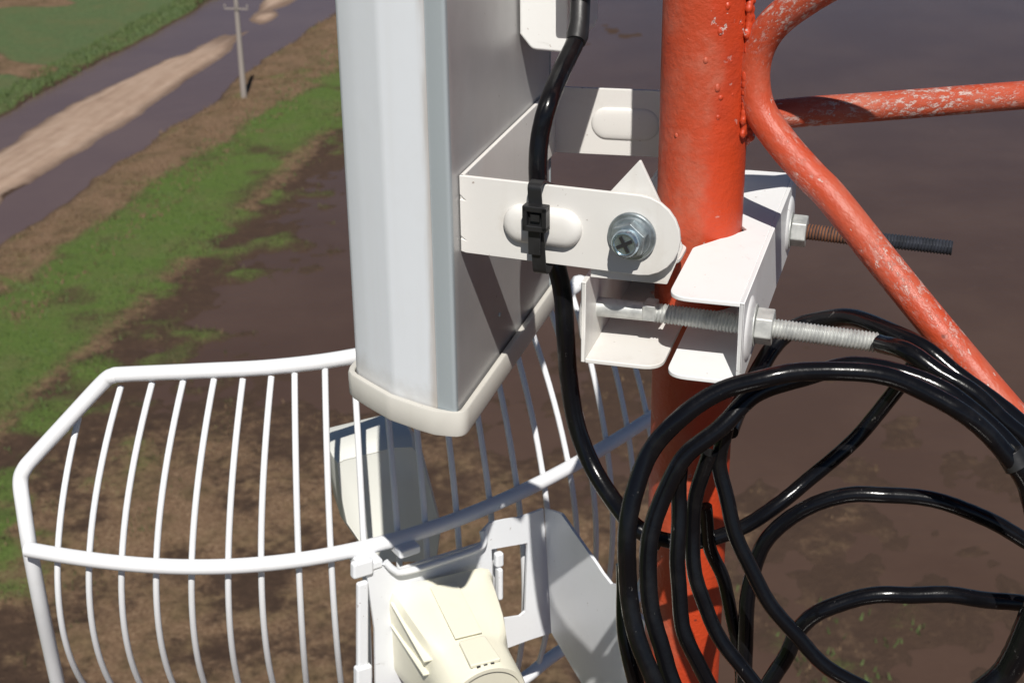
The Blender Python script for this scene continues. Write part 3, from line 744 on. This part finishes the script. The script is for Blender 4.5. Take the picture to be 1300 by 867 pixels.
def grid_antenna():
    t = thing('grid_antenna', 'white wire grid dish antenna below the sector panel with cream feed head', 'antenna', V((-0.07, 1.36, GH)))
    R1 = 0.0077; R2 = 0.0032
    def rear(p, dy): return p
    fpt = lambda x, y, mx, dy: at_y(x, y, mid_at(mx).y+dy)
    top = [fpt(143, 477, 155, 0.075), fpt(160, 475, 165, 0.076), fpt(250, 471, 262, 0.075), fpt(350, 465.5, 355, 0.075), fpt(450, 452, 460, 0.075), fpt(575, 423, 582, 0.075), fpt(697, 386, 738, 0.075), fpt(728, 366, 775, 0.075), fpt(745, 362, 790, 0.07)]
    left = [fpt(76, 880, 42, 0.065), fpt(66, 835, 42, 0.045), fpt(51, 765, 40, 0.015), fpt(38, 697, 38, 0.004), fpt(30, 645, 38, 0.012), fpt(26, 612, 38, 0.025), fpt(31, 595, 40, 0.030), fpt(45, 578, 45, 0.036), fpt(90, 529, 90, 0.055), fpt(130, 486, 140, 0.073)]
    bl = [fpt(84, 915, 44, 0.08), fpt(100, 950, 60, 0.085), fpt(130, 972, 110, 0.085)]
    bot = [fpt(250, 975, 245, 0.085), fpt(420, 955, 420, 0.085), fpt(560, 912, 560, 0.075), fpt(655, 867, 660, 0.065), fpt(705, 830, 715, 0.06), fpt(790, 775, 800, 0.06)]
    right = [fpt(820, 735, 840, 0.05), fpt(850, 660, 860, 0.03), fpt(858, 500, 868, 0.004), fpt(850, 450, 868, 0.03), fpt(830, 425, 860, 0.05)]
    loop = left + top + right[::-1] + bot[::-1] + bl[::-1]
    P = cat_rom(loop + [loop[0]], 7)
    bm = bmesh.new(); tube(bm, P, R1, 14); obj('rim_tube', bm, M_GRID, t)
    bm = bmesh.new(); lift = V((0, -0.008, 0.003)); tube(bm, [p+lift for p in MIDC], R1, 14); obj('centre_tube', bm, M_GRID, t)
    mids = [73.5, 113.5, 154.7, 198.5, 243.4, 289.8, 331.6, 379, 420, 462, 505, 540, 580, 622, 657, 690, 722, 747, 770, 797, 822, 845]
    tops = [(100, 530), (153.7, 490), (193.4, 485), (233, 482), (271.8, 481), (308.4, 481), (344.5, 478), (374, 474), (412.6, 468), (449, 461), (485, 453), (518, 443), (553, 434), (587, 425), (617, 416), (645, 408), (668, 400), (697, 388), (726, 372), (752, 372), (782, 392), (812, 412)]
    bxy = [(p, 0) for p in mids]
    bots = []
    left_dx = {73.5: 32, 113.5: 27, 154.7: 23, 198.5: 21, 243.4: 16, 289.8: 13, 331.6: 15, 379: 10, 420: 13}
    for m_ in mids:
        if m_ in left_dx: bots.append((m_+left_dx[m_], 867)); continue
        dx = 10-(m_-390)*0.052 + (max(0, 200-m_)*0.03)
        fr = np.interp(m_, [70, 250, 420, 560, 655, 705, 790, 850], [925, 968, 950, 908, 866, 829, 775, 730])
        scale = (fr-700)/167.0 if m_ < 480 else 1
        bots.append((m_+dx*max(0.6, scale), fr))
    for m_, tp, bt in zip(mids, tops, bots):
        M_ = mid_at(m_); a = at_y(*tp, M_.y+0.072); b = at_y(*bt, M_.y+(0.045 if m_ in left_dx else 0.078 if m_ < 480 else 0.062)); le = 1.32 if m_ in left_dx else 1.0
        # parabola through the three points, arc-length like parameter
        la = (a-M_).length; lb = (b-M_).length; pts = []
        for k in range(25):
            s = -la+(la+lb*le)*k/24
            wa = (s*(s-lb))/(-la*(-la-lb)); wm = ((s+la)*(s-lb))/((la)*(-lb)); wb = ((s+la)*s)/((lb+la)*lb)
            pts.append(a*wa+M_*wm+b*wb)
        bm = bmesh.new(); tube(bm, pts, R2, 10); rd = obj('wire_rod', bm, M_GRID, t)
        bm = bmesh.new(); blob(bm, M_+V((0, -0.0035, 0.0002)), 0.0052, 1.0, 0.9, 1.75); obj('weld_dab', bm, M_GRID, rd)
    # feed head in front of the dish
    yf = 1.45
    out = [(421, 578), (430, 573), (497, 557), (524, 556), (539, 580), (551, 625), (562, 668), (556, 712), (478, 714), (456, 692), (434, 660), (424, 612)]
    fr = [at_y(x, y, yf) for x, y in out]; cen = sum(fr, V())/len(fr); ax = V((-0.25, 0.97, 0)).normalized()
    bm = bmesh.new()
    loft(bm, [[cen+(p-cen)*f+ax*h for p in fr] for f, h in ((0.90, -0.010), (0.92, -0.011), (0.985, 0.002), (1.0, 0.010), (1.0, 0.058), (0.92, 0.068))])
    fh = obj('feed_head', bm, M_FEED, t, bevel=0.002)
    return cen
FEED = grid_antenna()

def grid_bracket():
    t = thing('folded_bracket', 'white folded steel bracket joining the wire grid antenna to the tower leg', 'bracket', V((0.03, 1.37, GH)))
    e = V((0.85, 0.527, 0)).normalized(); n = V((e.y, -e.x, 0)).normalized()          # n faces the camera side
    f0 = at_y(692, 645, 1.385)
    pp = lambda x, y: at_plane(x, y, f0, n)
    def ring2(bm, outer, inner, vec):
        vo = [bm.verts.new(p) for p in outer]; vi = [bm.verts.new(p) for p in inner]
        ed = [bm.edges.new((vo[i], vo[(i+1) % len(vo)])) for i in range(len(vo))] + [bm.edges.new((vi[i], vi[(i+1) % len(vi)])) for i in range(len(vi))]
        r = bmesh.ops.triangle_fill(bm, use_beauty=True, use_dissolve=False, edges=ed)
        fs = [g for g in r['geom'] if isinstance(g, bmesh.types.BMFace)]
        ex = bmesh.ops.extrude_face_region(bm, geom=fs)
        for v in ex['geom']:
            if isinstance(v, bmesh.types.BMVert): v.co += vec
    outer = [(465, 722), (493, 716), (500, 724), (612, 689), (613, 674), (622, 664), (640, 660), (660, 657), (690, 646), (694, 700), (700, 803), (672, 812), (645, 822), (600, 836), (560, 905), (478, 930), (476, 800)]
    inner = [(624, 697), (670, 689), (667, 776), (660, 782), (627, 787)]
    op = [V((x, y)) for x, y in outer]
    bm = bmesh.new(); ring2(bm, [pp(*q) for q in outer], [pp(*q) for q in inner], -n*0.003)
    obj('face_plate', bm, M_PLATE, t, smooth=False)
    # rolled lip over the slot at the top edge
    bm = bmesh.new(); tube(bm, cat_rom([pp(488, 712)+n*0.002, pp(497, 720)+n*0.005, pp(510, 722)+n*0.006, pp(560, 708)+n*0.006, pp(602, 693)+n*0.006, pp(611, 684)+n*0.005, pp(612, 673)+n*0.001], 6), 0.0036, 12); obj('rolled_lip', bm, M_PLATE, t)
    # wing running to the tower leg
    w = V((0.40, -0.917, 0)).normalized(); nw = V((w.y, -w.x, 0)); nw = nw if nw.x < 0 else -nw
    f1 = pp(691, 646)
    wp = lambda x, y: at_plane(x, y, f1, nw)
    o2 = [(691, 646), (700, 648), (712, 652), (757, 716), (764, 727), (775, 741), (783, 742), (795, 760), (840, 815), (850, 850), (850, 960), (770, 930), (752, 890), (700, 803)]
    bm = bmesh.new(); prism(bm, [wp(*q) for q in o2], -nw*0.003); obj('side_wing', bm, M_PLATE, t, smooth=False)
    # clips on the left edge that grip the centre tube
    for (x0, y0, x1, y1, dn) in ((446, 714, 472, 734, 0.005), (453, 740, 467, 850, 0.003), (628, 702, 638, 720, 0.004), (630, 720, 636, 760, 0.006), (450, 846, 470, 880, 0.006)):
        a = pp(x0, y0); b = pp(x1, y0-(x1-x0)*0.3); c = pp(x1, y1-(x1-x0)*0.3); d = pp(x0, y1)
        bm = bmesh.new(); prism(bm, [p+n*dn for p in (a, b, c, d)], -n*(dn+0.004)); obj('clip', bm, M_PLATE, t, bevel=0.0028, segs=3)
    for (x, y) in ((472, 718), (520, 700)):
        bm = bmesh.new(); p = pp(x, y); box(bm, p-n*0.012, e*0.012, n*0.014, ZV*0.005); obj('clip', bm, M_PLATE, t, bevel=0.0028, segs=3)
    # clamp round the leg, hidden behind the coil
    bm = bmesh.new(); zc = GH-0.10
    lathe(bm, V((LEG0.x, LEG0.y, zc-0.04)), ZV, [(0, LEG_R+0.0005), (0, LEG_R+0.004), (0.08, LEG_R+0.004), (0.08, LEG_R+0.0005)], 32); obj('leg_clamp', bm, M_PLATE, t)
    return n, e, pp
GN, GE, GPP = grid_bracket()

def grid_radio():
    n = V((0.38, -0.90, -0.11)).normalized(); e = (GE - n*GE.dot(n)).normalized(); ZV = e.cross(n).normalized()
    ZV = ZV if ZV.z > 0 else -ZV
    base = [(490, 752), (613, 720), (625, 727), (626, 808), (612, 828), (499, 862)]
    B = [GPP(*q)+n*0.001 for q in base]; cen = (GPP(490, 752)+GPP(613, 720)+GPP(626, 815)+GPP(497, 855))/4
    t = thing('antenna_radio', 'cream plastic radio with round end mounted behind the wire grid antenna', 'radio', cen)
    hw = (GPP(490, 752)-GPP(616, 719)).length/2; hh = hw*0.98
    def sect(h, w, hgt, rnd, dz=0.0, N=48):
        out = []
        for k in range(N):
            an = 2*math.pi*k/N; cx_, sy_ = math.cos(an), math.sin(an)
            ex = 1.0/max(abs(cx_), abs(sy_)); f = 1*(1-rnd)*ex*0.97 + rnd
            f = min(f, 1.28)
            out.append(cen + n*h + e*(cx_*w*f) + ZV*(sy_*hgt*f+dz))
        return out
    r = hw*0.72
    bm = bmesh.new()
    loft(bm, [sect(0.0, hw, hh, 0), sect(0.005, hw, hh, 0), sect(0.008, hw*0.96, hh*0.96, 0.02), sect(0.030, hw*0.91, hh*0.91, 0.02), sect(0.060, hw*0.82, hh*0.82, 0.08), sect(0.080, hw*0.75, hh*0.75, 0.35), sect(0.088, r*1.04, r*1.04, 0.95), sect(0.125, r, r, 1), sect(0.128, r*0.97, r*0.97, 1), sect(0.128, r*0.87, r*0.87, 1), sect(0.1255, r*0.85, r*0.85, 1), sect(0.1255, r*0.3, r*0.3, 1)])
    h = obj('housing', bm, M_CREAM, t)
    # stiffening gussets on the left and the latch with three slots on top
    for dz in (0.012, 0.040):
        bm = bmesh.new(); prism(bm, [cen+n*0.006-e*hw*0.97+ZV*dz, cen+n*0.082-e*r*1.16+ZV*dz*0.6, cen+n*0.082-e*r*0.5+ZV*dz*0.6, cen+n*0.006-e*hw*0.5+ZV*dz], ZV*0.0025); obj('gusset', bm, M_CREAM, t, bevel=0.0008)
    bm = bmesh.new()
    top = lambda h_, u, k: cen+n*h_+e*u+ZV*k
    prism(bm, [top(0.012, -0.016, hh*0.945), top(0.012, 0.012, hh*0.945), top(0.082, 0.012, r*1.06), top(0.082, -0.016, r*1.06)], ZV*0.0022); obj('top_panel', bm, M_CREAM, t, bevel=0.0008)
    bm = bmesh.new(); prism(bm, [top(0.086, -0.014, r*0.98), top(0.086, 0.013, r*0.98), top(0.122, 0.015, r*0.97), top(0.122, -0.016, r*0.97)], ZV*0.0045); lt = obj('latch', bm, M_CREAM, t, bevel=0.0015)
    bm = bmesh.new()
    for u in (-0.008, -0.001, 0.006): box(bm, top(0.1222, u, r*0.985), e*0.0018, n*0.0012, ZV*0.0014)
    obj('latch_slot', bm, M_HOLE, lt, False)
grid_radio()

# ------------------------------------------------------------------ coil of spare cable
def zc(x, y): return (780+x/1.781, 380+y/1.781)
def cable_coil():
    t = thing('cable_coil', 'loose coil of black cable hung over the clamp rod beside the tower leg', 'cable', at(1060, 480, 1.08))
    def strand(pts, rad=CR, name='cable_loop', mat=None, par=t):
        rg_ = random.Random(int(pts[2][0]*7+pts[2][1]))
        P = [at(*zc(x+rg_.uniform(-2.5, 2.5), y+rg_.uniform(-2.5, 2.5)), d) for x, y, d in pts]
        Q = cat_rom(P, 9); ph = rg_.uniform(0, 6)
        Q = [q + V((math.sin(i*0.37+ph), math.sin(i*0.29+ph*2), math.cos(i*0.33+ph)))*0.00045 for i, q in enumerate(Q)]
        bm = bmesh.new(); tube(bm, Q, rad, 16, 0.012); return obj(name, bm, mat or M_CABLE, par)
    strand([(160, 1000, 1.06), (95, 880, 1.05), (55, 780, 1.045), (30, 660, 1.04), (28, 560, 1.03), (42, 450, 1.025), (85, 345, 1.02), (155, 262, 1.01), (250, 203, 1.005), (340, 178, 1.0), (430, 163, 1.0), (520, 162, 1.0), (620, 178, 1.0), (710, 212, 1.0), (790, 258, 1.0), (855, 315, 1.005), (905, 372, 1.01), (940, 440, 1.02), (965, 560, 1.03), (970, 700, 1.05)], CR*0.96)
    strand([(200, 980, 1.07), (135, 868, 1.065), (100, 770, 1.06), (80, 660, 1.055), (80, 560, 1.05), (105, 455, 1.045), (160, 360, 1.035), (235, 290, 1.03), (320, 215, 1.03), (430, 175, 1.025), (540, 152, 1.025), (640, 162, 1.025), (740, 202, 1.02), (810, 250, 1.02), (880, 318, 1.02), (930, 385, 1.025), (985, 500, 1.04)], CR*0.94)
    strand([(260, 300, 1.10), (300, 205, 1.14), (350, 120, 1.16), (405, 68, 1.165), (460, 46, 1.16), (530, 42, 1.14), (610, 62, 1.11), (690, 105, 1.085), (770, 165, 1.075), (850, 225, 1.07), (930, 295, 1.07), (1010, 380, 1.08)], CR*1.02)
    strand([(600, 100, 1.085), (660, 120, 1.06), (730, 160, 1.05), (800, 208, 1.045), (870, 262, 1.045), (940, 330, 1.05), (1000, 420, 1.06)], CR)
    strand([(150, 372, 1.05), (148, 440, 1.06), (145, 530, 1.065), (142, 620, 1.07), (150, 710, 1.075), (172, 785, 1.08), (215, 868, 1.09), (280, 960, 1.10)], CR*0.84)
    strand([(215, 345, 1.05), (190, 430, 1.065), (176, 520, 1.075), (180, 610, 1.08), (200, 690, 1.085), (240, 770, 1.09), (300, 850, 1.095), (380, 940, 1.10)], CR*0.82)
    strand([(250, 290, 1.05), (240, 370, 1.06), (254, 460, 1.065), (283, 550, 1.07), (320, 640, 1.075), (370, 710, 1.08), (425, 775, 1.085), (485, 832, 1.09), (560, 875, 1.095), (680, 930, 1.10)], CR*0.82)
    strand([(690, 130, 1.09), (640, 200, 1.11), (570, 290, 1.13), (500, 355, 1.135), (430, 415, 1.14), (370, 465, 1.14), (300, 510, 1.145), (230, 538, 1.15), (150, 548, 1.155), (70, 535, 1.16)], CR*0.88)
    strand([(1010, 590, 1.13), (930, 545, 1.12), (850, 500, 1.115), (770, 465, 1.11), (690, 447, 1.11), (610, 440, 1.11), (530, 443, 1.115), (450, 462, 1.12), (385, 500, 1.13), (335, 560, 1.14), (308, 640, 1.15), (296, 740, 1.16), (292, 850, 1.17), (300, 960, 1.18)], CR*0.90)
    strand([(1010, 712, 1.13), (930, 692, 1.12), (850, 676, 1.115), (770, 670, 1.11), (690, 666, 1.11), (610, 668, 1.11), (530, 682, 1.115), (460, 708, 1.12), (415, 750, 1.13), (385, 805, 1.14), (345, 880, 1.15), (310, 960, 1.16)], CR*0.95)
    strand([(205, 470, 1.13), (215, 560, 1.15), (245, 640, 1.16), (268, 730, 1.17), (285, 830, 1.18), (292, 940, 1.19)], CR*0.78)
    strand([(20, 600, 1.07), (24, 720, 1.075), (36, 820, 1.08), (60, 900, 1.09)], CR*0.9)
    strand([(990, 640, 1.06), (945, 720, 1.07), (915, 800, 1.08), (880, 850, 1.09), (820, 900, 1.10)], CR*1.5)
    # tape and ties that hold the bundle
    tr = lambda a, b, d, r, nm, mat: obj(nm, (lambda bm: (tube(bm, [at(*zc(*a), d), at(*zc(*b), d)], r, 16), bm)[1])(bmesh.new()), mat, None, bevel=0.0006)
    o = tr((893, 345), (914, 380), 1.011, CR*1.35, 'cable_tie', M_TIE); tag(o, 'black tie gripping the outer coil loop near the right edge', 'cable tie')
cable_coil()
